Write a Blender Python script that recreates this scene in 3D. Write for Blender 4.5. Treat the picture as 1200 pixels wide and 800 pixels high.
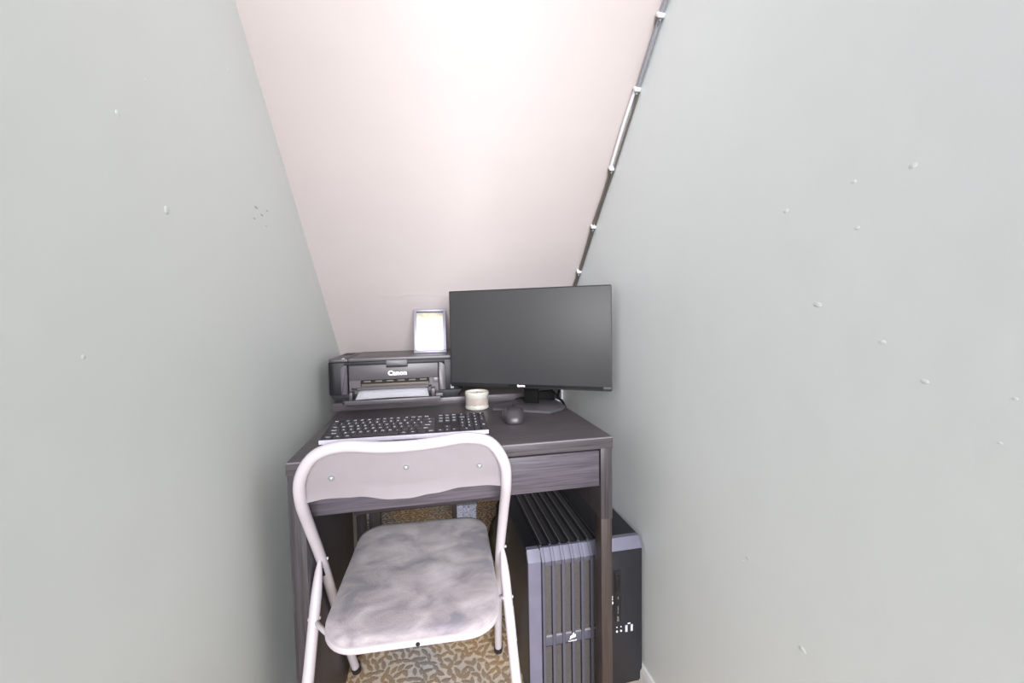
import bpy, bmesh, math, random
from mathutils import Vector, Matrix, Euler

for o in list(bpy.data.objects): bpy.data.objects.remove(o)
scene = bpy.context.scene
COL = scene.collection
R = math.radians
random.seed(7)

# ------------------------------------------------------------------ camera
cd = bpy.data.cameras.new('camera')
cam = bpy.data.objects.new('camera', cd); COL.objects.link(cam)
cd.sensor_fit = 'HORIZONTAL'; cd.sensor_width = 36.0; cd.lens = 464.2 * 36 / 1200
cd.clip_start = 0.02
yaw, pitch, roll = 0.1981, 0.0529, -0.0189
F_ = Vector((math.sin(yaw)*math.cos(pitch), math.cos(yaw)*math.cos(pitch), -math.sin(pitch)))
R_ = Vector((math.cos(yaw), -math.sin(yaw), 0)); U_ = R_.cross(F_)
R2 = math.cos(roll)*R_ + math.sin(roll)*U_; U2 = -math.sin(roll)*R_ + math.cos(roll)*U_
m = Matrix((R2, U2, -F_)).transposed().to_4x4()
cam.matrix_world = Matrix.Translation((0.3067, -0.8832, 1.0366)) @ m
scene.camera = cam

# ------------------------------------------------------------------ light
def lin(c):
    return tuple((v/255/12.92) if v/255 <= .04045 else ((v/255+.055)/1.055)**2.4 for v in c)
w = bpy.data.worlds.new('world'); scene.world = w; w.use_nodes = True
bg = w.node_tree.nodes['Background']
bg.inputs[0].default_value = (0.96, 0.97, 1.0, 1); bg.inputs[1].default_value = 0.12
def area(name, loc, target, size, power, color, size_y=None):
    l = bpy.data.lights.new(name, 'AREA'); l.energy = power; l.color = color; l.size = size
    if size_y: l.shape = 'RECTANGLE'; l.size_y = size_y
    o = bpy.data.objects.new(name, l); COL.objects.link(o); o.location = loc
    o.rotation_euler = (Vector(target)-Vector(loc)).to_track_quat('-Z', 'Y').to_euler()
    return o
area('hall_ceiling_lamp', (0.45, -1.5, 2.4), (0.42, 0.3, 0.9), 1.0, 1, (1.0, 0.975, 0.975))
area('added_front_fill', (0.22, -9.0, 3.0), (0.4, 0.2, 0.95), 5.5, 1980, (0.97, 0.97, 1.0), 4.2)  # added broad light far behind the camera, evens brightness deep in the cupboard
scene.view_settings.view_transform = 'Standard'
scene.view_settings.look = 'None'
scene.view_settings.exposure = 0.0
scene.view_settings.gamma = 1.0
scene.view_settings.use_curve_mapping = False

# ------------------------------------------------------------------ materials
def nodes_of(name):
    mt = bpy.data.materials.new(name); mt.use_nodes = True
    return mt, mt.node_tree.nodes, mt.node_tree.links, mt.node_tree.nodes['Principled BSDF']
def mat(name, c, rough=.5, metal=0, var=0.06, vscale=30, bump=0, bscale=200, spec=.5, alpha=1, trans=0, coat=0):
    mt, n, l, b = nodes_of(name)
    b.inputs['Roughness'].default_value = rough; b.inputs['Metallic'].default_value = metal
    b.inputs['Specular IOR Level'].default_value = spec
    if trans: b.inputs['Transmission Weight'].default_value = trans
    if coat: b.inputs['Coat Weight'].default_value = coat; b.inputs['Coat Roughness'].default_value = .12
    tc = n.new('ShaderNodeTexCoord')
    nz = n.new('ShaderNodeTexNoise'); nz.inputs['Scale'].default_value = vscale; nz.inputs['Detail'].default_value = 4
    l.new(tc.outputs['Object'], nz.inputs['Vector'])
    c = lin(c); rp = n.new('ShaderNodeValToRGB')
    rp.color_ramp.elements[0].position = .3; rp.color_ramp.elements[1].position = .7
    rp.color_ramp.elements[0].color = tuple(max(0, v*(1-var)) for v in c)+(1,)
    rp.color_ramp.elements[1].color = tuple(min(1, v*(1+var)) for v in c)+(1,)
    l.new(nz.outputs['Fac'], rp.inputs['Fac']); l.new(rp.outputs['Color'], b.inputs['Base Color'])
    if bump:
        n2 = n.new('ShaderNodeTexNoise'); n2.inputs['Scale'].default_value = bscale; n2.inputs['Detail'].default_value = 3
        l.new(tc.outputs['Object'], n2.inputs['Vector'])
        bp = n.new('ShaderNodeBump'); bp.inputs['Strength'].default_value = bump; bp.inputs['Distance'].default_value = .002
        l.new(n2.outputs['Fac'], bp.inputs['Height']); l.new(bp.outputs['Normal'], b.inputs['Normal'])
    return mt
def wood(name, axis, c0=(52, 47, 50), c1=(76, 70, 74), rough=.42):
    mt, n, l, b = nodes_of(name)
    b.inputs['Roughness'].default_value = rough
    tc = n.new('ShaderNodeTexCoord'); mp = n.new('ShaderNodeMapping')
    s = [260, 260, 260]; s['XYZ'.index(axis)] = 7
    mp.inputs['Scale'].default_value = s
    nz = n.new('ShaderNodeTexNoise'); nz.inputs['Scale'].default_value = 1; nz.inputs['Detail'].default_value = 6
    nz.inputs['Roughness'].default_value = .6; nz.inputs['Distortion'].default_value = .6
    rp = n.new('ShaderNodeValToRGB'); rp.color_ramp.elements[0].position = .36; rp.color_ramp.elements[1].position = .66
    rp.color_ramp.elements[0].color = lin(c0)+(1,); rp.color_ramp.elements[1].color = lin(c1)+(1,)
    l.new(tc.outputs['Object'], mp.inputs['Vector']); l.new(mp.outputs['Vector'], nz.inputs['Vector'])
    l.new(nz.outputs['Fac'], rp.inputs['Fac']); l.new(rp.outputs['Color'], b.inputs['Base Color'])
    bp = n.new('ShaderNodeBump'); bp.inputs['Strength'].default_value = .25; bp.inputs['Distance'].default_value = .001
    l.new(nz.outputs['Fac'], bp.inputs['Height']); l.new(bp.outputs['Normal'], b.inputs['Normal'])
    return mt
def plaster(name, c, c2, rough=.45, scale=1.6):
    mt, n, l, b = nodes_of(name)
    b.inputs['Roughness'].default_value = rough; b.inputs['Specular IOR Level'].default_value = .35
    tc = n.new('ShaderNodeTexCoord')
    nz = n.new('ShaderNodeTexNoise'); nz.inputs['Scale'].default_value = scale; nz.inputs['Detail'].default_value = 5
    l.new(tc.outputs['Object'], nz.inputs['Vector'])
    rp = n.new('ShaderNodeValToRGB'); rp.color_ramp.elements[0].position = .35; rp.color_ramp.elements[1].position = .65
    rp.color_ramp.elements[0].color = lin(c)+(1,); rp.color_ramp.elements[1].color = lin(c2)+(1,)
    l.new(nz.outputs['Fac'], rp.inputs['Fac']); l.new(rp.outputs['Color'], b.inputs['Base Color'])
    n2 = n.new('ShaderNodeTexNoise'); n2.inputs['Scale'].default_value = 9; n2.inputs['Detail'].default_value = 6
    l.new(tc.outputs['Object'], n2.inputs['Vector'])
    bp = n.new('ShaderNodeBump'); bp.inputs['Strength'].default_value = .22; bp.inputs['Distance'].default_value = .006
    l.new(n2.outputs['Fac'], bp.inputs['Height']); l.new(bp.outputs['Normal'], b.inputs['Normal'])
    return mt
def two_noise(name, cols, scale, rough, bump=.3, bscale=350, stretch=(1, 1, 1), sheen=0):
    mt, n, l, b = nodes_of(name)
    b.inputs['Roughness'].default_value = rough; b.inputs['Specular IOR Level'].default_value = .2
    if sheen: b.inputs['Sheen Weight'].default_value = sheen
    tc = n.new('ShaderNodeTexCoord'); mp = n.new('ShaderNodeMapping'); mp.inputs['Scale'].default_value = stretch
    nz = n.new('ShaderNodeTexNoise'); nz.inputs['Scale'].default_value = scale; nz.inputs['Detail'].default_value = 6
    nz.inputs['Distortion'].default_value = .5
    l.new(tc.outputs['Object'], mp.inputs['Vector']); l.new(mp.outputs['Vector'], nz.inputs['Vector'])
    rp = n.new('ShaderNodeValToRGB'); e = rp.color_ramp.elements
    e[0].position = .33; e[1].position = .68
    e[0].color = lin(cols[0])+(1,); e[1].color = lin(cols[-1])+(1,)
    for i, c in enumerate(cols[1:-1]):
        x = e.new(.33+.35*(i+1)/(len(cols)-1)); x.color = lin(c)+(1,)
    l.new(nz.outputs['Fac'], rp.inputs['Fac']); l.new(rp.outputs['Color'], b.inputs['Base Color'])
    n2 = n.new('ShaderNodeTexNoise'); n2.inputs['Scale'].default_value = bscale
    l.new(tc.outputs['Object'], n2.inputs['Vector'])
    bp = n.new('ShaderNodeBump'); bp.inputs['Strength'].default_value = bump; bp.inputs['Distance'].default_value = .002
    l.new(n2.outputs['Fac'], bp.inputs['Height']); l.new(bp.outputs['Normal'], b.inputs['Normal'])
    return mt
def perforated(name, light):
    mt, n, l, b = nodes_of(name)
    b.inputs['Roughness'].default_value = .5
    tc = n.new('ShaderNodeTexCoord'); mp = n.new('ShaderNodeMapping')
    mp.inputs['Scale'].default_value = (420, 420, 420)
    v = n.new('ShaderNodeTexVoronoi'); v.inputs['Scale'].default_value = 1; v.inputs['Randomness'].default_value = .15
    rp = n.new('ShaderNodeValToRGB'); rp.color_ramp.elements[0].position = .33; rp.color_ramp.elements[1].position = .5
    rp.color_ramp.elements[0].color = lin((12, 12, 14))+(1,); rp.color_ramp.elements[1].color = lin(light)+(1,)
    l.new(tc.outputs['Object'], mp.inputs['Vector']); l.new(mp.outputs['Vector'], v.inputs['Vector'])
    l.new(v.outputs['Distance'], rp.inputs['Fac']); l.new(rp.outputs['Color'], b.inputs['Base Color'])
    return mt

M = dict(
    wall_l=plaster('sage_paint', (222, 228, 226), (226, 232, 230), .42),
    wall_r=plaster('sage_paint_cool', (226, 232, 233), (230, 236, 237), .42),  # slightly paler and cooler than the left wall
    ceil=plaster('white_plaster', (207, 197, 195), (212, 202, 200), .6),
    lump=mat('filler', (222, 228, 225), .5), scuff=mat('scuff', (186, 186, 180), .8),
    skirt=mat('white_gloss', (240, 238, 236), .3),
    carpet=two_noise('carpet_ground', [(222, 216, 212), (240, 222, 198), (248, 224, 188)], 4.5, .95, .5, 900),  # grey-to-tan drift puts mixed cool and warm lighting into the colour
    leaf=two_noise('carpet_leaf', [(160, 154, 150), (192, 162, 130), (202, 160, 112)], 4.5, .95, .5, 900),  # leaves carry the same painted lighting tint as the ground
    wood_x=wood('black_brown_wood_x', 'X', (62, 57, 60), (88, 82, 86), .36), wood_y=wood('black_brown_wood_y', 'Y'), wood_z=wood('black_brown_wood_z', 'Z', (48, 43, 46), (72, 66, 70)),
    wood_leg=wood('brown_leg_wood', 'Z', (52, 42, 40), (70, 60, 56)),
    drawer=wood('drawer_wood', 'X', (65, 60, 67), (92, 85, 95)),
    inner=mat('drawer_inner', (30, 27, 28), .7),
    frame=mat('cream_powdercoat', (194, 187, 192), .45, var=.02, spec=.5),
    chrome=mat('chrome', (215, 218, 222), .15, .9),
    seat=two_noise('worn_velvet', [(136, 131, 141), (164, 155, 159), (180, 171, 175), (196, 188, 192)], 13, .95, .5, 420, (1.0, 1.6, 1.6), .3),
    rubber=mat('black_rubber', (34, 32, 33), .7), sticker=mat('white_sticker', (245, 245, 248), .5),
    pblack=mat('printer_black', (22, 21, 24), .5, bump=.2, bscale=900), pgrey=mat('printer_grey', (82, 78, 82), .36, bump=.1, bscale=900),
    pmid=mat('printer_mid', (70, 66, 70), .4), plilac=mat('printer_pillar', (96, 92, 100), .32),
    dark=mat('black_gap', (14, 14, 15), .7), white=mat('white_print', (240, 240, 240), .5),
    paper=mat('paper', (246, 246, 252), .6, var=.01), brass=mat('roller_brown', (98, 88, 78), .5),
    screen=mat('screen_glass', (54, 54, 56), .5, var=.03, vscale=6, spec=.5), bezel=mat('bezel_black', (26, 26, 28), .45),
    gloss=mat('glossy_strip', (18, 18, 20), .3), stand=mat('stand_black', (78, 76, 80), .3, bump=.1, bscale=700),
    neck=mat('neck_black', (8, 8, 9), .75, spec=.2),
    alu=mat('aluminium', (226, 222, 238), .35), kdeck=mat('keyboard_deck', (40, 39, 42), .5),
    key=mat('keycap', (52, 50, 56), .45), legend=mat('key_legend', (225, 225, 235), .5),
    mouse=mat('mouse_black', (62, 59, 62), .38), mgrip=mat('mouse_grip', (120, 112, 106), .4),
    glass=mat('frosted_glass', (186, 184, 176), .2, coat=.4), wax=mat('wax', (200, 192, 182), .5), label=mat('candle_label', (208, 199, 192), .6),
    labelink=mat('label_ink', (214, 176, 166), .6),
    silver=mat('silver_frame', (140, 137, 150), .4, .2), fdark=mat('frame_dark', (48, 44, 52), .5),
    tower=mat('case_black', (30, 30, 34), .38, bump=.15, bscale=900), rib=mat('case_rib', (80, 79, 92), .36), rframe=mat('case_frame', (104, 102, 119), .34),
    towerp=mat('case_panel', (34, 34, 39), .4), cham=mat('case_chamfer', (116, 115, 132), .3), mesh=perforated('steel_mesh', (82, 79, 78)), tmesh=perforated('top_mesh', (62, 60, 62)),
    edge=mat('worn_edge_highlight', (132, 126, 130), .45), drive=mat('drive_black', (30, 29, 29), .3),  # pale tone for painted edge highlights and desk wear, also tabs and lettering
    lilac=mat('port_plastic', (190, 188, 220), .4),
    grey_cable=mat('grey_conduit', (150, 150, 158), .4), white_cable=mat('white_cable', (236, 236, 240), .4),
    dark_cable=mat('grey_brown_cable', (104, 98, 92), .45), black_cable=mat('black_cable', (14, 14, 15), .75, spec=.2),
    clip=mat('clip_white', (244, 244, 246), .4),
    box=two_noise('speckled_card', [(120, 122, 138), (176, 178, 196), (206, 208, 222)], 120, .8, .2),
    bag=two_noise('dark_bag', [(24, 22, 18), (52, 48, 36), (74, 72, 58)], 14, .9, .4),
)
def photo_mat():
    mt, n, l, b = nodes_of('overexposed_photo')  # overexposure painted in as a near-white print, yellow and grey towards the top
    b.inputs['Roughness'].default_value = .12
    tc = n.new('ShaderNodeTexCoord'); sp = n.new('ShaderNodeSeparateXYZ')
    nz = n.new('ShaderNodeTexNoise'); nz.inputs['Scale'].default_value = 40; nz.inputs['Detail'].default_value = 4
    l.new(tc.outputs['Object'], nz.inputs['Vector']); l.new(tc.outputs['Object'], sp.inputs[0])
    ma = n.new('ShaderNodeMath'); ma.operation = 'MULTIPLY_ADD'; ma.inputs[1].default_value = .05; l.new(nz.outputs['Fac'], ma.inputs[0]); l.new(sp.outputs['Z'], ma.inputs[2])
    mr = n.new('ShaderNodeMapRange'); mr.inputs['From Min'].default_value = .125; mr.inputs['From Max'].default_value = .182
    l.new(ma.outputs[0], mr.inputs['Value'])
    rp = n.new('ShaderNodeValToRGB'); e = rp.color_ramp.elements
    e[0].position = 0; e[0].color = lin((232, 232, 232))+(1,); e[1].position = 1; e[1].color = lin((150, 156, 164))+(1,)
    x = e.new(.45); x.color = lin((226, 218, 194))+(1,)
    x = e.new(.8); x.color = lin((182, 176, 156))+(1,)
    l.new(mr.outputs['Result'], rp.inputs['Fac']); l.new(rp.outputs['Color'], b.inputs['Base Color'])
    return mt
M['photo'] = photo_mat()

# ------------------------------------------------------------------ helpers
def merge(bm, b2, mx=None):
    if mx is not None: bmesh.ops.transform(b2, matrix=mx, verts=b2.verts)
    me = bpy.data.meshes.new('tmp'); b2.to_mesh(me); b2.free(); bm.from_mesh(me); bpy.data.meshes.remove(me)
    return bm
def box(x0, x1, y0, y1, z0, z1, bev=0, seg=2, bm=None, mx=None):
    b = bmesh.new(); bmesh.ops.create_cube(b, size=1)
    for v in b.verts:
        v.co = Vector(((x0+x1)/2+v.co.x*(x1-x0), (y0+y1)/2+v.co.y*(y1-y0), (z0+z1)/2+v.co.z*(z1-z0)))
    if bev: bmesh.ops.bevel(b, geom=b.edges[:], offset=bev, segments=seg, affect='EDGES', profile=.5)
    if mx is not None: bmesh.ops.transform(b, matrix=mx, verts=b.verts)
    return b if bm is None else merge(bm, b)
def catmull(pts, n=8):
    P = [Vector(q) for q in pts]; out = []
    for i in range(len(P)-1):
        a, b, c, d = P[max(i-1, 0)], P[i], P[i+1], P[min(i+2, len(P)-1)]
        for k in range(n):
            t = k/n
            out.append(.5*((2*b)+(c-a)*t+(2*a-5*b+4*c-d)*t*t+(3*b-a-3*c+d)*t**3))
    return out+[P[-1]]
def tube(pts, r, seg=12, bm=None, smooth=8, rads=None, flat=None):
    P = catmull(pts, smooth) if smooth else [Vector(q) for q in pts]
    b = bmesh.new(); rings = []; t0 = (P[1]-P[0]).normalized()
    up = Vector((0, 0, 1)) if abs(t0.z) < .9 else Vector((1, 0, 0))
    n = t0.cross(up).normalized()
    for i, q in enumerate(P):
        t = (P[min(i+1, len(P)-1)]-P[max(i-1, 0)]).normalized()
        n = (n-t*n.dot(t)).normalized(); bb = t.cross(n)
        rr = rads((q-P[0]).length) if rads else r
        rings.append([b.verts.new(q+rr*(math.cos(2*math.pi*k/seg)*n+math.sin(2*math.pi*k/seg)*bb)) for k in range(seg)])
    for a, c in zip(rings, rings[1:]):
        for k in range(seg): b.faces.new((a[k], a[(k+1) % seg], c[(k+1) % seg], c[k]))
    b.faces.new(rings[0][::-1]); b.faces.new(rings[-1])
    return b if bm is None else merge(bm, b)
def lathe(prof, seg=40, c=(0, 0, 0)):
    b = bmesh.new(); rings = []
    for r, z in prof:
        if r < 1e-6: rings.append([b.verts.new((c[0], c[1], c[2]+z))])
        else: rings.append([b.verts.new((c[0]+r*math.cos(2*math.pi*k/seg), c[1]+r*math.sin(2*math.pi*k/seg), c[2]+z)) for k in range(seg)])
    for a, d in zip(rings, rings[1:]):
        for k in range(seg):
            q = (k+1) % seg
            if len(a) == 1 and len(d) > 1: b.faces.new((a[0], d[q], d[k]))
            elif len(d) == 1 and len(a) > 1: b.faces.new((a[k], a[q], d[0]))
            elif len(a) > 1: b.faces.new((a[k], a[q], d[q], d[k]))
    bmesh.ops.recalc_face_normals(b, faces=b.faces)
    return b
def prism(out, d0, d1, fn, bev=0, seg=2):
    """closed 2-D outline extruded from d0 to d1; fn(u, v, d) gives the point"""
    b = bmesh.new()
    A = [b.verts.new(fn(u, v, d0)) for u, v in out]; B = [b.verts.new(fn(u, v, d1)) for u, v in out]
    fa = b.faces.new(A); fb = b.faces.new(B[::-1]); n = len(out)
    for i in range(n): b.faces.new((A[i], B[i], B[(i+1) % n], A[(i+1) % n]))
    bmesh.ops.recalc_face_normals(b, faces=b.faces)
    if bev:
        ed = [e for e in b.edges if (fa in e.link_faces or fb in e.link_faces)]
        bmesh.ops.bevel(b, geom=ed, offset=bev, segments=seg, affect='EDGES', profile=.5)
    return b
def rrect(x0, x1, y0, y1, r, n=6):
    if not isinstance(r, (tuple, list)): r = (r,)*4
    o = []
    for (cx, cy, a), q in zip(((x1, y1, 0), (x0, y1, 90), (x0, y0, 180), (x1, y0, 270)), r):
        sx = -1 if cx == x1 else 1; sy = -1 if cy == y1 else 1
        for k in range(n+1):
            t = R(a+90*k/n); o.append((cx+sx*q+q*math.cos(t), cy+sy*q+q*math.sin(t)))
    return o
XY = lambda u, v, d: Vector((u, v, d))
XZ = lambda u, v, d: Vector((u, d, v))
YZ = lambda u, v, d: Vector((d, u, v))
def text(s, size, fn_mx, thick=.0004, offset=0.0, shear=0, sx=1.0):
    cu = bpy.data.curves.new('t', 'FONT'); cu.body = s; cu.size = size; cu.extrude = thick; cu.offset = offset
    cu.align_x = 'CENTER'; cu.align_y = 'CENTER'; cu.shear = shear; cu.resolution_u = 3
    o = bpy.data.objects.new('t', cu); COL.objects.link(o)
    dg = bpy.context.evaluated_depsgraph_get()
    me = bpy.data.meshes.new_from_object(o.evaluated_get(dg))
    bm = bmesh.new(); bm.from_mesh(me); bpy.data.objects.remove(o); bpy.data.curves.remove(cu); bpy.data.meshes.remove(me)
    bmesh.ops.transform(bm, matrix=fn_mx @ Matrix.Diagonal((sx, 1, 1, 1)), verts=bm.verts)
    return bm
def shade(me, ang=40):
    for p_ in me.polygons: p_.use_smooth = True
    me.set_sharp_from_angle(angle=R(ang))
def obj(name, bm, material, parent=None, world=True, ang=40):
    me = bpy.data.meshes.new(name); bm.normal_update(); bm.to_mesh(me); bm.free()
    me.materials.append(M[material]); shade(me, ang)
    o = bpy.data.objects.new(name, me); COL.objects.link(o)
    if parent is not None:
        o.parent = parent
        if world:
            mw = Matrix.Identity(4); q = parent
            chain = []
            while q is not None: chain.append(q); q = q.parent
            for q in reversed(chain): mw = mw @ q.matrix_parent_inverse @ q.matrix_basis
            o.matrix_parent_inverse = mw.inverted()
    return o
def tag(o, label, cat, group=None):
    o['label'] = label; o['category'] = cat
    if group: o['group'] = group
    return o
def thing(name, label, cat, loc=(0, 0, 0), rz=0, group=None):
    o = bpy.data.objects.new(name, None); COL.objects.link(o); o.empty_display_size = .05
    o.location = loc; o.rotation_euler = (0, 0, rz)
    return tag(o, label, cat, group)
def struct(name, bm, m_, label, cat, ang=40):
    o = obj(name, bm, m_, ang=ang); o['kind'] = 'structure'; o['label'] = label; o['category'] = cat
    return o

# ------------------------------------------------------------------ the cupboard under the stairs
XL, XR = -.07, .862
def cz(y): return 1.757 - .98*y            # underside of the stairs
floor = struct('floor', box(XL-.1, XR+.1, -2.2, 1.85, -.06, 0), 'carpet', 'patterned tan carpet floor with leaf design under the chair and desk', 'floor')
wl = struct('wall_left', box(XL-.1, XL, -1.25, 1.85, 0, 2.6), 'wall_l', 'pale sage painted wall on the left of the desk', 'wall')
wr = struct('wall_right', box(XR, XR+.1, -1.25, 1.85, 0, 2.6), 'wall_r', 'pale sage painted wall on the right beside the computer tower', 'wall')
b = prism([(-.86, cz(-.86)), (1.79, cz(1.79)), (1.85, cz(1.79)), (1.85, cz(1.79)+.12), (-.86, cz(-.86)+.12)], XL-.1, XR+.1, YZ)
ce = struct('ceiling', b, 'ceil', 'white sloping underside of the stairs above the desk', 'ceiling')
sk = struct('baseboard_right', prism([(0, 0), (.013, 0), (.013, .052), (.006, .064), (0, .064)], -1.25, 1.7,
            lambda u, v, d: Vector((XR-u, d, v))), 'skirt', 'white skirting board along the foot of the right wall', 'baseboard')
# faint plaster seam and specks on the slope
th = math.atan(.98)
sl = lambda x, y, off=.0: Vector((x, y-off*math.sin(th), cz(y)-off*math.cos(th)))
b = bmesh.new()
N = 40
rows = []
for dy, off in ((-.006, 0), (0, .0005), (.006, 0)):
    rows.append([b.verts.new(sl(.12+(XR-.13-.12)*i/N, .632+dy+.004*math.sin(i*.5)+.003*math.sin(i*1.7), off)) for i in range(N+1)])
for a, c in zip(rows, rows[1:]):
    for i in range(N): b.faces.new((a[i], a[i+1], c[i+1], c[i]))
obj('plaster_seam', b, 'ceil', ce)
def ray(px, py):
    return F_ + (px-600)/464.2*R2 - (py-400)/464.2*U2
CAM = Vector((0.3067, -0.8832, 1.0366))
def hit(px, py, axis, val):
    d = ray(px, py); return CAM + d*((val-CAM[axis])/d[axis])
def blob(c, r, mx_scale, seed=0):
    b = bmesh.new(); bmesh.ops.create_icosphere(b, subdivisions=2, radius=1)
    rnd = random.Random(seed)
    for v in b.verts: v.co = v.co*(1+rnd.uniform(-.15, .15)); v.co = Vector((v.co.x*r*mx_scale[0], v.co.y*r*mx_scale[1], v.co.z*r*mx_scale[2]))
    bmesh.ops.translate(b, verts=b.verts, vec=c); return b
for i, (x, y, r) in enumerate([(195, 246, .006), (171, 94, .0025), (138, 133, .004), (349, 474, .0035), (377, 462, .003), (98, 418, .003), (268, 82, .004), (361, 290, .003)]):
    p = hit(x, y, 0, XL); obj('plaster_lump', blob(p, r, (.14, 1, 1), i), 'wall_l', wl)
for i, (x, y, r) in enumerate([(921, 247, .0045), (1000, 213, .0035), (1070, 194, .004), (958, 357, .005), (1034, 401, .004), (1084, 447, .0035), (876, 654, .004), (870, 657, .003), (940, 761, .0055), (1190, 467, .002), (1005, 267, .003), (906, 735, .002), (1172, 519, .002), (827, 420, .003)]):
    p = hit(x, y, 0, XR); obj('plaster_lump', blob(p, r, (.14, 1.2, .8), 30+i), 'lump' if i in (6, 8) else 'wall_r', wr)
for i, (x, y, r) in enumerate([(300, 243, .006), (307, 252, .005), (313, 247, .004), (298, 256, .004), (312, 265, .003)]):
    p = hit(x, y, 0, XL); obj('scuff_mark', blob(p, r, (.08, 1.5, .45), 60+i), 'scuff', wl)

# woven leaves of the carpet
def leafpts():
    L = []
    n = 5
    prof = [(0, .02), (.12, .25), (.2, .2), (.33, .42), (.42, .3), (.56, .42), (.66, .24), (.8, .26), (1, 0)]
    return prof
prof = leafpts()
b = bmesh.new()
def flow(x, y):
    return 1.2*math.sin(9*x+2*math.sin(7*y)) + 1.5*math.cos(8*y+1.5*math.sin(11*x)) + math.pi/2
rnd = random.Random(3)
cell = .0225
pts = []
for ix in range(int(.95/cell)):
    for iy in range(int(2.2/cell)):
        pts.append((-.08+ix*cell+(.5*cell if iy % 2 else 0)+rnd.uniform(-.004, .004), -.6+iy*cell+rnd.uniform(-.004, .004)))
for (x, y) in pts:
    if not (XL+.02 < x < XR-.03): continue
    a = flow(x, y)+rnd.choice((-.75, .75))+rnd.uniform(-.25, .25); Ln = rnd.uniform(.026, .036); Wd = rnd.uniform(.016, .021); cv = rnd.uniform(-.35, .35)
    ca, sa = math.cos(a), math.sin(a)
    mid, lo, hi = [], [], []
    for t, wv in prof:
        bx = (t-.5)*Ln; by = cv*Ln*(t-.5)**2
        for lst, s, z in ((mid, 0, .0011), (lo, -1, .0008), (hi, 1, .0008)):
            px, py = bx, by+s*wv*Wd
            lst.append(b.verts.new((x+px*ca-py*sa, y+px*sa+py*ca, z)))
    for k in range(len(prof)-1):
        b.faces.new((lo[k], lo[k+1], mid[k+1], mid[k])); b.faces.new((mid[k], mid[k+1], hi[k+1], hi[k]))
lf = obj('woven_leaves', b, 'leaf', floor); lf['kind'] = 'stuff'

# ------------------------------------------------------------------ desk
dk = thing('desk', 'black-brown wooden desk with one wide drawer, against the sloping ceiling', 'desk', (.365, .245, 0))
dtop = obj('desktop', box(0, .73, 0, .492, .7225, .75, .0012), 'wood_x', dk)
obj('worn_edge_highlight', prism([(-.0003, .7476), (-.0003, .7488), (.0012, .7503), (.0022, .7503), (.0008, .7482)], .001, .729, YZ), 'edge', dtop)  # worn front edge with its highlight painted in as a paler strip
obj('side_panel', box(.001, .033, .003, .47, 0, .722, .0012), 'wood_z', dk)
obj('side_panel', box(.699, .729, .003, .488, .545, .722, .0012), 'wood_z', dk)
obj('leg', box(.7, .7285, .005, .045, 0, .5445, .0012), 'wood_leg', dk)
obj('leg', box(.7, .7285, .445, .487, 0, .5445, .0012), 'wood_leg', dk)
dr = obj('drawer', box(.036, .6955, .004, .022, .63, .7175, .0012), 'drawer', dk)
b = box(.045, .685, .022, .40, .636, .648); box(.045, .055, .022, .40, .648, .70, bm=b); box(.675, .685, .022, .40, .648, .70, bm=b); box(.055, .675, .39, .40, .648, .70, bm=b)
obj('drawer_box', b, 'inner', dr)
obj('back_panel', box(.034, .698, .470, .486, .405, .72, .001), 'wood_x', dk)

# low console behind the desk that carries the printer
un = thing('console_table', 'dark brown console standing behind the desk, a finger higher than the desktop', 'console table', (.365, .66, 0))
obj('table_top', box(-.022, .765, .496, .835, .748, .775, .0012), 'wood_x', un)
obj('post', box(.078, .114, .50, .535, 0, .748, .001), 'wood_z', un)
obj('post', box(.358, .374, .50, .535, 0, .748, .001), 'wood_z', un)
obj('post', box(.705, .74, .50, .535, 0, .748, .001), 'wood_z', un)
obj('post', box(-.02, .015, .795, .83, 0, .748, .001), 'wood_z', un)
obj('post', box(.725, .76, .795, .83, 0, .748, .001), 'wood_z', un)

# ------------------------------------------------------------------ folding chair
ch = thing('folding_chair', 'cream metal folding chair with worn grey velvet seat, pushed up to the desk', 'chair', (.25, .1, 0))
TL = [(.056, .309, .022), (.05, .25, .143), (.046, .08, .465), (.044, 0, .600), (.047, -.062, .69), (.056, -.088, .748), (.085, -.1, .792), (.135, -.105, .8075)]
TR = [(.365, -.116, .8095), (.412, -.113, .796), (.441, -.106, .752), (.449, -.083, .695), (.453, -.02, .604), (.456, .07, .451), (.465, .17, .268), (.480, .289, .022)]
mid_ = [(.2, -.1075, .8015), (.26, -.11, .8005), (.315, -.113, .8045)]
bt = obj('back_tube', tube(TL+mid_+TR, .0112, 16, smooth=6), 'frame', ch)
for q, d in ((TL[0], TL[1]), (TR[-1], TR[-2])):
    a = Vector(q); dr_ = (a-Vector(d)).normalized()
    obj('rubber_foot', tube([a-dr_*.006, a+dr_*.0195], .0132, 16, smooth=0), 'rubber', ch)
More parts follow.
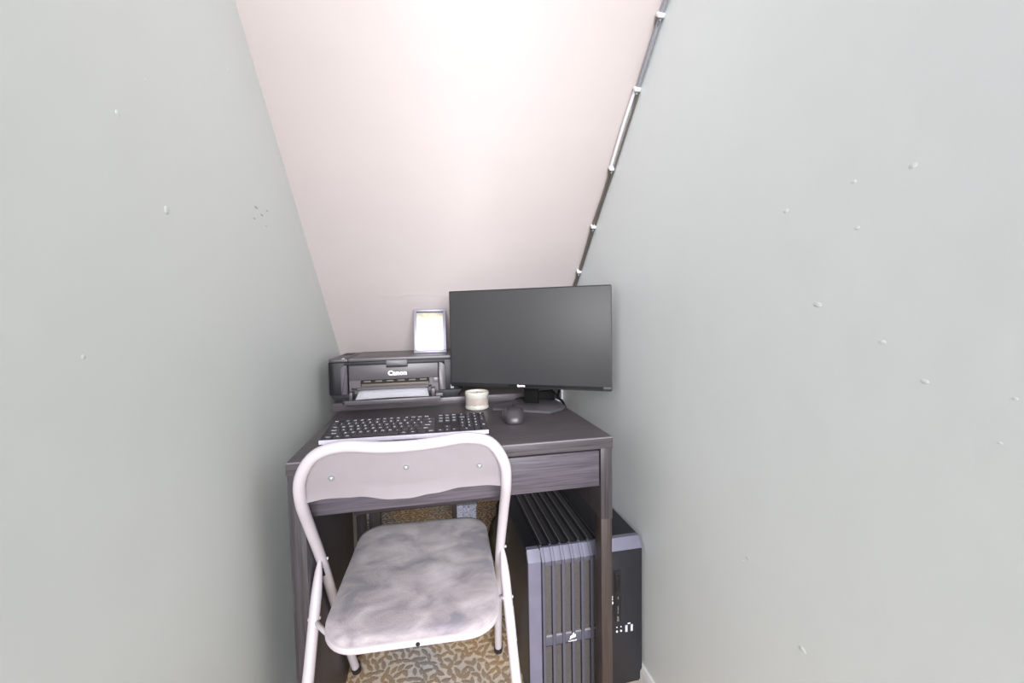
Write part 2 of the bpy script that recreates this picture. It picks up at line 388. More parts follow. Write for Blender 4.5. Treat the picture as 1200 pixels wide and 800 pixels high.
# backrest sheet with wavy lower edge
nu, nv = 48, 10
b = bmesh.new(); grid = {}
def low(u):
    pts_ = [(0, .6885), (.1, .692), (.25, .6885), (.42, .676), (.5, .675), (.62, .681), (.78, .6905), (.9, .692), (1, .689)]
    for (a, va), (c, vc) in zip(pts_, pts_[1:]):
        if u <= c: t = (u-a)/(c-a); t = t*t*(3-2*t); return va+(vc-va)*t
    return pts_[-1][1]
for i in range(nu+1):
    u = i/nu
    top = .798-.05*max(0, 1-u/.16)**2-.05*max(0, (u-.84)/.16)**2
    for j in range(nv+1):
        v = j/nv
        z = low(u)+(top-low(u))*v
        lx = .050; rx = .450
        x = lx+(rx-lx)*u
        y = -.062-(z-.69)*.44-.014*u-.014*math.sin(math.pi*u)*0+.014*(4*u*(1-u))
        if j == 0: y += .012          # rolled lower flange
        if j == 1: z = low(u)+.0015; y = -.064-.014*u+.014*(4*u*(1-u))-.0035
        grid[i, j] = b.verts.new((x, y, z))
for i in range(nu):
    for j in range(nv): b.faces.new((grid[i, j], grid[i+1, j], grid[i+1, j+1], grid[i, j+1]))
bmesh.ops.solidify(b, geom=b.faces[:], thickness=.0016)
bmesh.ops.recalc_face_normals(b, faces=b.faces)
br = obj('backrest', b, 'frame', ch, ang=50)
for x, z in ((.108, .741), (.248, .750), (.393, .743)):
    u = (x-.050)/.400; y = -.062-(z-.69)*.44-.014*u+.014*(4*u*(1-u))
    rv = lathe([(.0, .0042), (.003, .0036), (.0052, .0018), (.006, 0), (.006, -.002), (0, -.002)], 20)
    bmesh.ops.transform(rv, matrix=Matrix.Translation((x, y-.001, z)) @ Matrix.Rotation(R(68), 4, 'X'), verts=rv.verts)
    obj('rivet', rv, 'chrome', br)
# seat: tilted rounded pad in a pressed metal rim
SZ = lambda y: .428+.075*(y)
sm = Matrix.Translation((.2615, .078, SZ(.078))) @ Matrix.Rotation(R(-2.9), 4, 'Z') @ Matrix.Rotation(math.atan(.075), 4, 'X')
def seat_outline(g=0.0, n=10):
    hw0, hw1, d0, d1 = .181-g, .176-g, -.198+g, .198-g
    o = []
    for (cx, cy, a, r) in ((hw1, d1, 0, .062), (-hw1, d1, 90, .062), (-hw0, d0, 180, .075), (hw0, d0, 270, .075)):
        r -= g*.6
        sx = -1 if cx > 0 else 1; sy = -1 if cy > 0 else 1
        for k in range(n+1):
            t = R(a+90*k/n); o.append((cx+sx*r+r*math.cos(t), cy+sy*r+r*math.sin(t)))
    return o
b = prism(seat_outline(0), -.016, -.001, XY, .004)
bmesh.ops.transform(b, matrix=sm, verts=b.verts); rim = obj('seat_rim', b, 'frame', ch)
b = bmesh.new(); rings = []
for g, z in ((.004, -.001), (.002, .006), (.006, .0125), (.014, .016), (.03, .0185), (.06, .020), (.1, .0205), (.15, .0205)):
    f = g
    o = seat_outline(min(f, .028)); sc = 1-(max(0, f-.028))/.17
    rings.append([b.verts.new((u*sc, v*sc, z+.0012*math.sin(u*40+v*31)*(1 if g > .01 else 0))) for u, v in o])
for a, c in zip(rings, rings[1:]):
    for k in range(len(a)): b.faces.new((a[k], a[(k+1) % len(a)], c[(k+1) % len(a)], c[k]))
b.faces.new(rings[-1]); bmesh.ops.recalc_face_normals(b, faces=b.faces)
bmesh.ops.transform(b, matrix=sm, verts=b.verts); obj('seat', b, 'seat', ch, ang=60)
h = tube([sm @ Vector((.01, -.1995, -.0085)), sm @ Vector((.01, -.19, -.0085))], .0042, 14, smooth=0)
obj('rim_hole', h, 'dark', rim)
# rear legs
LL = [Vector((.0454, .0459, .512)).lerp(Vector((.0363, -.2196, .018)), k/24) for k in range(25)]
LR = [Vector((.4593, .0465, .4856)).lerp(Vector((.4681, -.2005, .018)), k/24) for k in range(25)]
for q in (LL, LR):
    lg = tube(q, .0112, 14, smooth=0, rads=lambda d: .0112*min(1, .3+.7*(d/.06)**.6))
    lo_ = obj('rear_leg', lg, 'frame', ch)
    a = Vector(q[-1]); d = (a-Vector(q[-2])).normalized()
    obj('rubber_foot', tube([a-d*.006, a+d*.014], .0132, 16, smooth=0), 'rubber', lo_)
    if q is LR:
        A_, B_ = LR[0].lerp(LR[-1], .235), LR[0].lerp(LR[-1], .362)
        ax = (B_-A_).normalized(); e1 = Vector((1, 0, 0)); e1 = (e1-ax*e1.dot(ax)).normalized(); e2 = ax.cross(e1)
        if e2.y > 0: e2 = -e2
        b = bmesh.new(); va = []; vb = []
        for k in range(9):
            a2 = R(-25+115*k/8); dv_ = .0116*(math.cos(a2)*e1+math.sin(a2)*e2)
            va.append(b.verts.new(A_+dv_)); vb.append(b.verts.new(B_+dv_))
        for k in range(8): b.faces.new((va[k], va[k+1], vb[k+1], vb[k]))
        bmesh.ops.solidify(b, geom=b.faces[:], thickness=.0003); bmesh.ops.recalc_face_normals(b, faces=b.faces)
        obj('sticker', b, 'sticker', lo_)
for q in ((.0465, .062, .503), (.4585, .058, .478), (.044, -.006, .413), (.4615, -.004, .392)):
    s = -1 if q[0] < .2 else 1
    rv = tube([Vector(q)-Vector((.0125, 0, 0)), Vector(q)+Vector((.0125, 0, 0))], .0032, 12, smooth=0)
    obj('pivot_rivet', rv, 'frame', ch)
for p0, p1 in (((.0455, .057, .508), (.0455, .0785, .462)), ((.4575, .054, .486), (.4575, .072, .445))):
    c0, c1 = Vector(p0), Vector(p1); nrm = Vector((0, -.9, -.43))
    b = tube([c0+nrm*.0035, c0.lerp(c1, .5)+nrm*.0075, c1+nrm*.0060], .0042, 8, smooth=0); obj('leg_slot', b, 'dark', bt)
# brackets between seat and frame, front cross bar
obj('seat_bracket', tube([(.046, -.004, .408), (.06, -.03, .413), (.085, -.06, .414)], .005, 10), 'frame', ch)
obj('seat_bracket', tube([(.460, .03, .36), (.445, .0, .392), (.42, -.06, .404)], .005, 10), 'frame', ch)

# ------------------------------------------------------------------ computer tower
X0, X1, Y0, Y1, ZT = .531, .856, .088, .49, .432
tw = thing('computer_tower', 'wide black computer case with ribbed mesh front, under the desk by the right wall', 'computer', ((X0+X1)/2, .3, 0))
cs = prism([(Y0+.004, .02), (Y0+.004, ZT-.028), (Y0+.016, ZT-.004), (Y1, ZT-.004), (Y1, .02)], X0, X1, YZ, .003)
obj('case_body', cs, 'tower', tw)
for fx in (X0+.03, X1-.03):
    for fy in (Y0+.04, Y1-.04):
        obj('foot', lathe([(0, 0), (.016, 0), (.018, .02), (0, .02)], 20, (fx, fy, 0)), 'rubber', tw)
def frontbar(x0, x1, pr, m_, name, z0=.03, ytop=Y1-.01, cham='cham'):
    b = prism([(Y0-pr, z0), (Y0-pr, ZT-.026), (Y0+.006, ZT-.026), (Y0+.006, z0)], x0, x1, YZ, .0015)
    o = obj(name, b, m_, tw)
    b = prism([(Y0-pr, ZT-.0258), (Y0+.016, ZT+pr*.3), (Y0+.03, ZT+pr*.3-.0), (Y0+.02, ZT-.026)], x0, x1, YZ, .001)
    obj('corner_piece', b, cham, o)
    b = prism([(Y0+.0302, ZT-.004), (Y0+.0302, ZT+pr*.3), (ytop, ZT+pr*.3), (ytop, ZT-.004)], x0, x1, YZ, .0008)
    obj('top_strip', b, 'tower', o)
    return o
fr_l = frontbar(X0+.002, X0+.036, .002, 'rframe', 'front_frame')
xs0, pitch_ = X0+.0385, .0268
strips = [xs0+i*pitch_ for i in range(7)]
for i in range(6):
    xa = strips[i]; xb = xa+pitch_
    # raised rib on the left of each strip, mesh recessed beside it
    rb = frontbar(xa, xa+.0078, .005, 'rib', 'front_rib')
    obj('worn_edge_highlight', box(xa+.0068, xa+.0082, Y0+.035, Y1-.012, ZT+.0008, ZT+.0024), 'edge', rb)  # edge highlight of the rib painted as a pale line
    obj('mesh_strip', box(xa+.0082, xb-.0024, Y0-.0005, Y0+.004, .206, ZT-.034), 'mesh', tw)
    obj('mesh_strip', box(xa+.0082, xb-.0024, Y0-.0005, Y0+.004, .03, .172), 'mesh', tw)
    obj('mid_bar', box(xa+.0078, xb, Y0-.004, Y0+.004, .176, .2015, .001), 'rib', tw)
    obj('light_tab', box(xa+.0085, xb-.002, Y0-.0058, Y0+.002, .2015, .2065, .0006), 'edge', tw)
    obj('strip_cap', box(xa+.0082, xb-.0004, Y0-.004, Y0+.004, ZT-.038, ZT-.0262, .001), 'rib', tw)
    b = prism([(Y0-.004, ZT-.026), (Y0+.016, ZT+.0008), (Y0+.024, ZT+.0008), (Y0+.02, ZT-.026)], xa+.0082, xb-.0004, YZ, .001)
    obj('corner_piece', b, 'cham', tw)
    obj('top_mesh', box(xa+.0082, xb-.0004, Y0+.03, Y1-.012, ZT-.004, ZT-.0025), 'tmesh', tw)
fr_r = frontbar(strips[6], strips[6]+.0075, .004, 'rib', 'front_frame')
XP = strips[6]+.009
fp = frontbar(XP, X1-.001, .002, 'towerp', 'side_panel')
# emblem and lettering on the middle bar
xm = strips[2]+pitch_*1.0
ep = lambda dx, z: Matrix.Translation((xm+dx, Y0-.0062, z)) @ Matrix.Rotation(R(90), 4, 'X')
b = bmesh.new()
for pts_ in ([(-.0085, 0), (-.006, .0085), (-.0015, .0115), (-.0025, .002)], [(-.0018, .002), (0, .0145), (.005, .0175), (.0035, .0035)], [(.0042, .0035), (.006, .012), (.0088, .0125), (.0088, .004)]):
    merge(b, prism(pts_, 0, .0006, XY))
bmesh.ops.transform(b, matrix=ep(0, .186), verts=b.verts)
obj('sail_emblem', b, 'white', tw)
obj('case_lettering', text('CORSAIR', .0058, ep(0, .181), .0003, .0001), 'white', tw)
# optical drive, power button, jacks
YD = Y0-.002
dv = obj('optical_drive', box(XP+.004, XP+.052, YD-.0016, YD+.003, .205, .352, .0008), 'drive', tw)
obj('drive_tray', box(XP+.007, XP+.0335, YD-.003, YD, .209, .348, .0008), 'drive', dv)
obj('drive_slit', box(XP+.0338, XP+.0350, YD-.0032, YD, .209, .348), 'dark', dv)
obj('drive_button', box(XP+.0365, XP+.048, YD-.003, YD, .295, .338, .0008), 'gloss', dv)
rot90 = Matrix.Rotation(R(90), 4, 'X') @ Matrix.Rotation(R(90), 4, 'Z')
b = text('LG', .0105, Matrix.Translation((XP+.0235, YD-.0034, .279)) @ rot90, .0003, .0002)
ds = lathe([(0, .0006), (.0048, .0006), (.0048, 0), (0, 0)], 24)
merge(b, ds, Matrix.Translation((XP+.0235, YD-.0032, .2655)) @ Matrix.Rotation(R(90), 4, 'X'))
obj('drive_logo', b, 'white', dv)
b = text('RW', .009, Matrix.Translation((XP+.0425, YD-.0034, .218)) @ rot90, .0003, .0002)
merge(b, text('DVD MULTI', .0042, Matrix.Translation((XP+.0425, YD-.0034, .243)) @ rot90, .0003, .0001))
merge(b, text('DISC', .004, Matrix.Translation((XP+.0425, YD-.0034, .277)) @ rot90, .0003, .0001))
obj('drive_lettering', b, 'edge', dv)
b = prism(rrect(XP+.013, XP+.029, .172, .188, .001), YD-.0012, YD, XZ); pbt = obj('power_button', b, 'drive', tw)
for dx in (.040, .052):
    for z in (.180, .192):
        obj('audio_jack', tube([Vector((XP+dx, YD-.0014, z)), Vector((XP+dx, YD+.001, z))], .0027 if z < .185 else .0017, 14, smooth=0), 'white', tw)
for dx in (.068, .084):
    us = obj('usb_port', box(XP+dx-.0035, XP+dx+.0035, YD-.0014, YD+.001, .174, .193, .0006), 'lilac', tw)
    obj('usb_socket', box(XP+dx-.0012, XP+dx+.0012, YD-.0018, YD, .177, .189), 'white', us)
obj('usb_mark', box(XP+.072, XP+.080, YD-.001, YD, .196, .1985), 'white', tw)

# ------------------------------------------------------------------ monitor
mo = thing('monitor', 'black widescreen monitor on a chamfered stand, angled left on the desk', 'monitor', (.618, .3855, .75), R(-28.5))
loc_ = dict(world=False)
W2 = .2675
b = prism(rrect(-W2, W2, .066, .389, .003, 3), -.037, -.020, XZ, .0012); bd = obj('housing', b, 'bezel', mo, **loc_)
obj('screen', box(-W2+.003, W2-.003, -.0384, -.036, .0795, .3855, .0006), 'screen', mo, **loc_)
obj('chin', box(-W2+.001, W2-.001, -.0386, -.036, .067, .0788, .0006), 'bezel', mo, **loc_)
obj('glossy_strip', box(-.062, W2-.025, -.0395, -.0375, .0705, .0785), 'gloss', mo, **loc_)
obj('brand_lettering', text('iiyama', .0105, Matrix.Translation((-.018, -.0396, .0752)) @ Matrix.Rotation(R(90), 4, 'X'), .0003, .0004), 'white', mo, **loc_)
b = prism(rrect(-.16, .16, .11, .34, .02), -.020, .012, XZ, .01, 3); obj('back_cover', b, 'bezel', mo, **loc_)
b = prism([(-.022, 0.004), (.026, 0.004), (.024, .2), (-.024, .2)], .008, .026, XZ, .002); obj('neck', b, 'neck', mo, **loc_)
out = [(-.098, -.092), (.088, -.095), (.118, -.04), (.118, .0), (.075, .08), (-.06, .08), (-.108, -.068)]
b = prism(out, 0, .0095, XY, .003); obj('base', b, 'stand', mo, **loc_)

# ------------------------------------------------------------------ printer
pr = thing('printer', 'black inkjet printer with its paper tray open, behind the keyboard', 'printer', (.186, .66, .775))
PX0, PX1, PY0, PY1, PZ0, PZ1 = -.036, .407, .505, .812, .775, .921
OX0, OX1, OZ0, OZ1 = .018, .344, .795, .897
b = prism(rrect(PX0, PX1, PY0+.03, PY1, (.03, .03, .004, .004)), .80, .908, XY, .004)
prism_l = prism(rrect(PX0, OX0, PY0, PY0+.06, (.001, .004, .022, .001)), .80, .908, XY, .003); merge(b, prism_l)
prism_r = prism(rrect(OX1, PX1, PY0, PY0+.06, (.004, .001, .001, .022)), .80, .908, XY, .003); merge(b, prism_r)
box(OX0-.002, OX1+.002, PY0+.001, PY0+.06, OZ1, .908, .001, bm=b)
obj('body', b, 'pblack', pr)
b = prism([(PX0+.004, .80), (PX1-.004, .80), (PX1-.02, .7752), (PX0+.02, .7752)], PY0+.008, PY1-.02, XZ, .002); obj('base', b, 'pblack', pr)
b = prism(rrect(PX0, .029, PY0+.001, PY1-.005, (.001, .02, .022, .001)), .9085, .919, XY, .003); cp = obj('control_panel', b, 'pgrey', pr)
obj('display', box(PX0+.016, .018, .60, .66, .919, .9196), 'gloss', cp)
for i in range(4):
    for j in range(2): obj('button', box(PX0+.014+j*.018, PX0+.026+j*.018, .68+i*.024, .694+i*.024, .919, .9204, .0005), 'pblack', cp)
obj('button', box(.008, .016, PY0+.016, PY0+.026, .919, .9202), 'white', cp)
b = prism(rrect(.031, PX1, PY0+.001, PY1-.005, (.02, .001, .001, .022)), .9085, .921, XY, .003); obj('scanner_lid', b, 'pgrey', pr)
# curved pillars that frame the opening
b = prism(rrect(OX0-.012, OX0+.008, OZ0+.006, OZ1+.001, (.001, .016, .001, .001)), PY0-.003, PY0+.02, XZ, .002); obj('pillar', b, 'plilac', pr)
b = prism(rrect(OX1-.02, OX1+.003, OZ0+.006, OZ1+.001, (.018, .001, .001, .001)), PY0-.003, PY0+.02, XZ, .002); obj('pillar', b, 'pgrey', pr)
fpz = PY0+.008
b = prism([(.03, .845), (.322, .845), (.322, .8965), (.03, .8965)], fpz, fpz+.02, XZ, .001); fpn = obj('front_panel', b, 'pgrey', pr)
box_l = box(.03, .066, fpz, fpz+.02, .80, .845); box(.292, .322, fpz, fpz+.02, .80, .845, bm=box_l); box(.066, .292, fpz, fpz+.02, .80, .824, bm=box_l)
obj('lower_panel', box_l, 'pgrey', pr)
obj('output_slot', box(.066, .292, fpz+.014, fpz+.02, .822, .846), 'dark', pr)
for i in range(6): obj('slot_roller', box(.074+i*.037, .098+i*.037, fpz+.006, fpz+.013, .836, .842, .001), 'brass', pr)
obj('slot_guide', box(.068, .290, fpz-.002, fpz+.012, .824, .832, .001), 'brass', pr)
b = prism(rrect(.150, .221, .887, .911, .003), PY0-.004, PY0+.012, XZ, .0015); nt = obj('lid_handle', b, 'pmid', pr)
obj('handle_recess', box(.152, .219, PY0-.0045, PY0, .887, .8925), 'dark', nt)
obj('brand_lettering', text('Canon', .0215, Matrix.Translation((.186, fpz-.0012, .8655)) @ Matrix.Rotation(R(90), 4, 'X'), .0005, .0011, sx=1.08), 'white', pr)
mx = Matrix.Translation((0, PY0+.006, .818)) @ Matrix.Rotation(R(-4), 4, 'X')
b = prism([(.036, 0), (.30, 0), (.288, -.028), (.06, -.028)], -.003, .003, XY, .001)
bmesh.ops.transform(b, matrix=mx, verts=b.verts); fl = obj('output_flap', b, 'pmid', pr)
b = tube([(.062, PY0-.020, .822), (.12, PY0-.022, .8235), (.2, PY0-.022, .8235), (.285, PY0-.020, .822)], .0022, 8); obj('flap_ridge', b, 'pgrey', fl)
ft = obj('paper_tray', prism([(.012, PY0+.02), (.33, PY0+.02), (.326, .452), (.03, .452), (.014, .47)], .7765, .7865, XY, .0012), 'pmid', pr)
obj('tray_front', box(.026, .327, .4465, .4525, .7755, .7895, .001), 'pgrey', ft)
obj('tray_guide', box(.036, .046, .47, PY0, .786, .812, .001), 'pmid', ft)
obj('tray_guide', box(.298, .31, .468, PY0, .786, .814, .001), 'pmid', ft)
obj('tray_latch', box(.312, .336, .462, .49, .786, .797, .001), 'pgrey', ft)
obj('roller_mark', box(.305, .322, fpz-.006, fpz, .828, .845, .001), 'plilac', pr)
obj('side_sticker', box(.364, .375, PY0-.0006, PY0+.002, .805, .818), 'silver', pr)
# paper sheet, gently bowed
b = bmesh.new(); g2 = {}
for i in range(13):
    for j in range(5):
        u, v = i/12, j/4
        x = .058+(.232)*u+(.014*(1-v)*0); y = .456+.044*v; z = .7905+.024*v+.002*math.sin(math.pi*u)
        g2[i, j] = b.verts.new((x+.012*v*(.5-u), y, z))
for i in range(12):
    for j in range(4): b.faces.new((g2[i, j], g2[i+1, j], g2[i+1, j+1], g2[i, j+1]))
bmesh.ops.solidify(b, geom=b.faces[:], thickness=.0012); bmesh.ops.recalc_face_normals(b, faces=b.faces)
pp = tag(obj('paper_sheet', b, 'paper'), 'white paper sheets lying in the open printer tray', 'paper')

# ------------------------------------------------------------------ photo frame on the printer
FW, FH = .0595, .168
pf = thing('photo_frame', 'small silver photo frame with near-white overexposed picture, standing on the printer', 'photo frame', (.298, .628, .9212), R(-2))
tilt = Matrix.Rotation(R(-13), 4, 'X')
def fobj(name, b, m_, parent=pf):
    bmesh.ops.transform(b, matrix=tilt, verts=b.verts); return obj(name, b, m_, parent, world=False)
b = bmesh.new()
for x0, x1, z0, z1 in ((-FW, FW, 0.001, .0105), (-FW, FW, FH-.0095, FH), (-FW, -FW+.0105, .0105, FH-.0095), (FW-.0105, FW, .0105, FH-.0095)):
    box(x0, x1, -.007, .007, z0, z1, .001, bm=b)
fobj('frame_moulding', b, 'silver')
b = bmesh.new()
for x0, x1, z0, z1 in ((-FW+.0105, FW-.0105, FH-.0125, FH-.0095), (-FW, FW, -.0015, .001)): box(x0, x1, -.0065, .006, z0, z1, bm=b)
fobj('inner_lip', b, 'fdark')
fobj('backing_board', box(-FW+.002, FW-.002, .0035, .0065, .002, FH-.002), 'fdark')
fobj('photo', box(-FW+.0105, FW-.0105, .0005, .0015, .0105, FH-.0125), 'photo')
b = prism([(-.018, .11), (.018, .11), (.025, .0), (-.025, .0)], 0, .003, XZ)
bmesh.ops.transform(b, matrix=Matrix.Translation((0, .060, 0)) @ Matrix.Rotation(R(17), 4, 'X'), verts=b.verts)
obj('strut', b, 'fdark', pf, world=False)

# ------------------------------------------------------------------ candle
ca = thing('candle', 'pale green glass candle jar with cream label, beside the monitor stand', 'candle', (.4445, .4085, .75))
obj('glass_jar', lathe([(0, 0), (.035, 0), (.0385, .003), (.0392, .008), (.0375, .0125), (.0372, .042), (.0392, .046), (.0395, .0545), (.038, .057), (.0362, .0565), (.0355, .048), (0, .048)], 48), 'glass', ca, world=False)
obj('wax', lathe([(0, .0492), (.0345, .0490), (.0352, .0482), (0, .0482)], 40), 'wax', ca, world=False)
obj('wick', tube([(0, 0, .049), (.001, 0, .056)], .0009, 8, smooth=0), 'dark', ca, world=False)
b = bmesh.new(); A = []; B = []
for k in range(29):
    t = R(-90-78+156*k/28-6); A.append(b.verts.new((.0379*math.cos(t), .0379*math.sin(t), .0145))); B.append(b.verts.new((.0379*math.cos(t), .0379*math.sin(t), .040)))
for k in range(28): b.faces.new((A[k], A[k+1], B[k+1], B[k]))
bmesh.ops.solidify(b, geom=b.faces[:], thickness=.0004); bmesh.ops.recalc_face_normals(b, faces=b.faces)
lb = obj('label', b, 'label', ca, world=False)
for z, a0, a1 in ((.0315, -32, 30), (.026, -24, 20), (.0225, -10, 8)):
    pts_ = []
    for k in range(17):
        t = R(-96+a0+(a1-a0)*k/16); pts_.append((.0382*math.cos(t), .0382*math.sin(t), z+.0006*math.sin(k*2.1)))
    obj('print_line', tube(pts_, .0004, 6, smooth=0), 'labelink', lb, world=False)

# ------------------------------------------------------------------ mouse
ms = thing('computer_mouse', 'black wireless mouse in front of the monitor stand', 'mouse', (.530, .224, .75), R(-10))
b = bmesh.new(); bmesh.ops.create_uvsphere(b, u_segments=36, v_segments=20, radius=1)
for v in b.verts:
    x, y, z = v.co
    px = math.copysign(abs(x)**.62, x)*.0305*(1-.10*y*y+.06*math.sin(y*3)); py = math.copysign(abs(y)**.65, y)*.055
    pz = max(z, -.25)
    hz = .039*(1-.22*(y+.15)**2-.12*max(0, y))
    v.co = Vector((px, py, (pz+.25)/1.25*hz+.001))
msb = obj('shell', b, 'mouse', ms, world=False, ang=80)
obj('scroll_wheel', tube([(-.003, .036, .0285), (.003, .036, .0285)], .0075, 18, smooth=0), 'rubber', ms, world=False)
b = blob(Vector((-.0305, .010, .016)), .012, (.22, 1.8, .75), 5); obj('thumb_grip', b, 'mgrip', ms, world=False)

# ------------------------------------------------------------------ keyboard
kb = thing('keyboard', 'slim black keyboard with silver edge lying on the desk', 'keyboard', (.238, .104, .75), R(-1.6))
KW, KD = .402, .124
tl = Matrix.Translation((0, 0, .0075)) @ Matrix.Rotation(R(8.5), 4, 'X')
def kobj(name, b, m_, parent=kb):
    bmesh.ops.transform(b, matrix=tl, verts=b.verts); return obj(name, b, m_, parent, world=False)
kobj('case', prism(rrect(-KW/2, KW/2, 0, KD, .004, 4), -.004, .0035, XY, .0012), 'kdeck')
kobj('silver_edge', box(-KW/2-.0004, KW/2+.0004, -.0022, .0035, -.005, .0046, .001), 'alu')
for s in (-1, 1): obj('riser_foot', box(s*.15-.02, s*.15+.02, .103, .117, 0, .018, .002), 'kdeck', kb, world=False)
U = .01765
rows_ = [
 [('Esc', 1), (None, .6)]+[(f'F{i}', 1) for i in range(1, 5)]+[(None, .25)]+[(f'F{i}', 1) for i in range(5, 9)]+[(None, .25)]+[(f'F{i}', 1) for i in range(9, 13)]+[(None, .9)],
 [(c, 1) for c in '`1234567890-=']+[('<-', 2)],
 [('Tab', 1.5)]+[(c, 1) for c in 'QWERTYUIOP[]']+[('#', 1.5)],
 [('Caps', 1.75)]+[(c, 1) for c in "ASDFGHJKL;'"]+[('Enter', 2.25)],
 [('Shift', 2.25)]+[(c, 1) for c in 'ZXCVBNM,./']+[('Shift', 2.75)],
 [('Ctrl', 1.25), ('Fn', 1.25), ('Alt', 1.25), ('', 6.25), ('Alt', 1.25), ('Fn', 1.25), ('', 1.25), ('Ctrl', 1.25)]]
nav = [[('PrS', 1), ('ScL', 1), ('Brk', 1)], [('Ins', 1), ('Hm', 1), ('PU', 1)], [('Del', 1), ('End', 1), ('PD', 1)], [], [(None, 1), ('^', 1)], [('<', 1), ('v', 1), ('>', 1)]]
pad = [[('*', 1), ('-', 1), ('+', 1), ('=', 1)], [('Num', 1), ('/', 1), ('*', 1), ('-', 1)], [('7', 1), ('8', 1), ('9', 1), ('+', 1)], [('4', 1), ('5', 1), ('6', 1), ('', 1)], [('1', 1), ('2', 1), ('3', 1), ('En', 1)], [('0', 2), ('.', 1), ('', 1)]]
xk0 = -KW/2+.005; rh = .0193; leg_bm = bmesh.new(); cache = {}
tm = {}
for blk, xo in ((rows_, 0), (nav, 15.25*U), (pad, 18.5*U)):
    for r_, row in enumerate(blk):
        x = xk0+xo; yc = KD-.0085-r_*rh-.004
        for s, wd in row:
            if s is not None:
                key_ = round(wd, 2)
                if key_ not in cache:
                    kbm = box(-wd*U/2+.0011, wd*U/2-.0011, -rh/2+.0012, rh/2-.0012, .0032, .0056, .0007, 1)
                    bmesh.ops.transform(kbm, matrix=Matrix.Rotation(R(8.5), 4, 'X'), verts=kbm.verts)
                    o = obj('key', kbm, 'key', kb, world=False); cache[key_] = o
                else:
                    o = cache[key_].copy(); COL.objects.link(o); o.parent = kb
                o.location = (tl @ Vector((x+wd*U/2, yc, 0)))
                if s:
                    sz = .0088 if len(s) == 1 else .0062
                    if s not in tm: tm[s] = True
                    merge(leg_bm, text(s, sz, Matrix.Translation((x+wd*U/2-(.0015 if len(s) == 1 else 0), yc+.001, .0058)), .0001, .00018))
            x += wd*U
lg_ = kobj('key_legends', leg_bm, 'legend'); lg_['kind'] = 'stuff'

# ------------------------------------------------------------------ cables, plug, adapter
def edgept(px, py, dx=.0055, off=.0):
    q = hit(px, py, 0, XR-.001); z = cz(q.y)
    return Vector((XR-dx, q.y-off*.7, z-dx*1.0-off*.7))
run = [(786, -20), (778, 5), (766, 45), (750, 95), (736, 138), (720, 185), (709, 222), (698, 252), (690, 282), (681, 307), (675, 330), (668, 355)]
Y = [hit(x, y, 0, XR).y for x, y in run]
def on_edge(i, dx, off): return Vector((XR-dx, Y[i], cz(Y[i])-off))
cb = tag(obj('grey_cable', tube([on_edge(i, .0075, .016) for i in range(0, 4)], .0052, 12), 'grey_cable'), 'grey cable clipped in the corner above the right wall, topmost length', 'cable')
cb = tag(obj('white_cable', tube([on_edge(i, .012+.002*(i == 4), .013) for i in (3, 4, 5)], .0048, 12), 'white_cable'), 'white cable length in the ceiling corner between two clips', 'cable')
cb = tag(obj('dark_cable', tube([on_edge(i, .0032, .024 if i < 6 else .018) for i in range(3, 12)], .0028, 10), 'dark_cable'), 'thin grey-brown cable running down the ceiling corner along the right wall', 'cable')
cb = tag(obj('twisted_cable', tube([on_edge(i, .0085+.002*math.sin(i*2), .012) for i in range(5, 12)], .0036, 10), 'dark_cable'), 'thicker grey-brown cable in the lower ceiling corner, ending behind the monitor', 'cable')
clab = {1: 'white cable clip at the very top of the ceiling corner', 3: 'white cable clip where the grey cable turns white', 5: 'white cable clip at the lower end of the white cable', 7: 'white cable clip halfway along the grey-brown cables', 9: 'white cable clip just above the monitor'}
for i in clab:
    t = thing('cable_clip', clab[i], 'cable clip', (XR, Y[i], cz(Y[i])-.02), 0, 'clips along the cable run')
    mxc = Matrix.Translation(on_edge(i, .009, .016)) @ Matrix.Rotation(-math.atan(.98), 4, 'X')
    obj('saddle', box(-.0085, .0085, -.005, .005, -.0085, .0085, .003, 3, mx=mxc), 'clip', t)
    q = on_edge(i, .009, .027)
    obj('nail', tube([q, q+Vector((-.004, -.001, -.005))], .0022, 10, smooth=0), 'chrome', t)
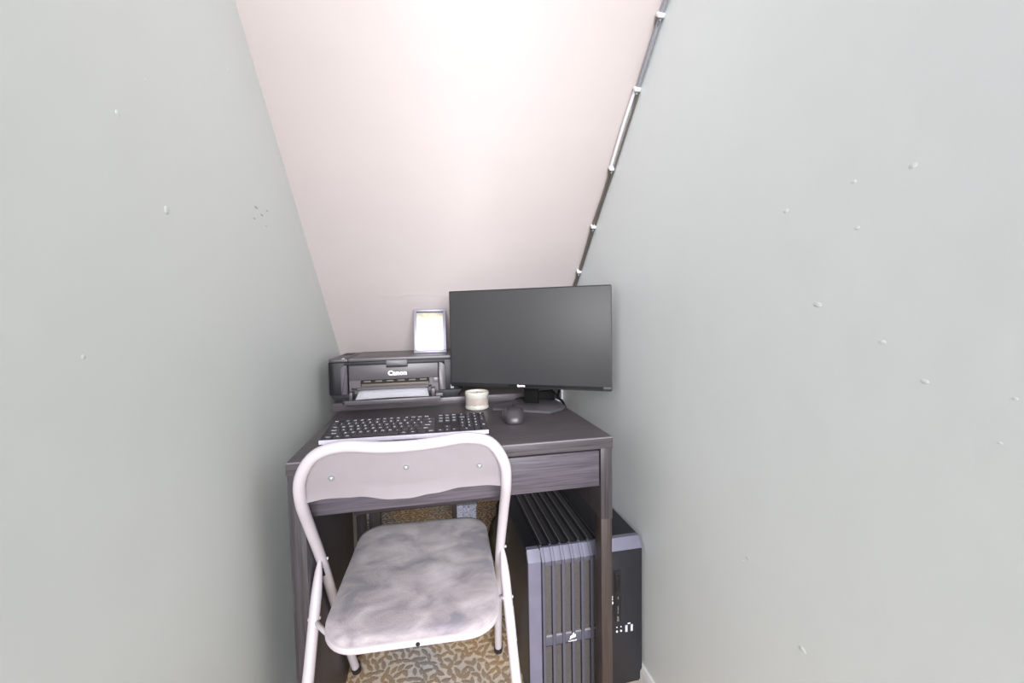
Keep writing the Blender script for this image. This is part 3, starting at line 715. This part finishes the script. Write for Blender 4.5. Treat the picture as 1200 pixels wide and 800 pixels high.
ad = thing('power_adapter', 'black power adapter lying on the desktop behind the monitor stand', 'adapter', (.695, .47, .75))
obj('case', box(.662, .728, .456, .486, .7505, .784, .004), 'black_cable', ad)
obj('lead', tube([(.664, .47, .764), (.63, .474, .762), (.605, .478, .760), (.59, .482, .7545)], .0042, 8), 'black_cable', ad)
q0 = hit(652, 458, 0, XR); q1 = hit(660, 470, 0, XR)
pl = thing('wall_socket', 'white socket box on the right wall, seen below the monitor edge', 'socket', (XR, (q0.y+q1.y)/2, q1.z))
obj('socket_box', box(XR-.028, XR, q1.y, q0.y, q1.z, q0.z+.03, .003), 'clip', pl)
obj('socket_plate', box(XR-.032, XR-.028, q1.y+.008, q0.y-.008, q1.z+.006, q0.z+.024, .001), 'clip', pl)
tag(obj('black_cable', tube([(.748, .34, .92), (.752, .39, .83), (.742, .445, .79), (.742, .462, .758), (.752, .44, .745), (.764, .42, .69), (.772, .41, .56)], .0042, 10), 'black_cable'), 'black cable dropping past the right rear corner of the desk', 'cable')
tag(obj('thin_black_cable', tube([(.66, .43, .82), (.68, .442, .808), (.705, .446, .796), (.728, .45, .775), (.7365, .45, .7545)], .0026, 10), 'black_cable'), 'thin black cable looping behind the monitor neck in front of the adapter', 'cable')

# ------------------------------------------------------------------ things stored under the slope
t = thing('storage_box', 'speckled grey-blue box on the floor far under the desk', 'box', (.445, 1.06, 0))
obj('carton', box(.392, .492, 1.0, 1.12, 0, .135, .003), 'box', t)
obj('lid', box(.389, .495, .997, 1.123, .136, .150, .002), 'box', t)
b = blob(Vector((0, 0, 0)), 1, (.07, .08, .13), 11)
for v in b.verts: v.co.z = max(v.co.z, -.12)
bmesh.ops.translate(b, verts=b.verts, vec=(.585, .72, .12))
t = thing('cloth_bag', 'dark olive slumped bag on the floor between box and computer case', 'bag', (.585, .72, 0))
obj('bag_body', b, 'bag', t, ang=80)
obj('handle', tube([(.55, .70, .22), (.555, .69, .29), (.60, .69, .30), (.615, .70, .22)], .007, 8), 'bag', t)
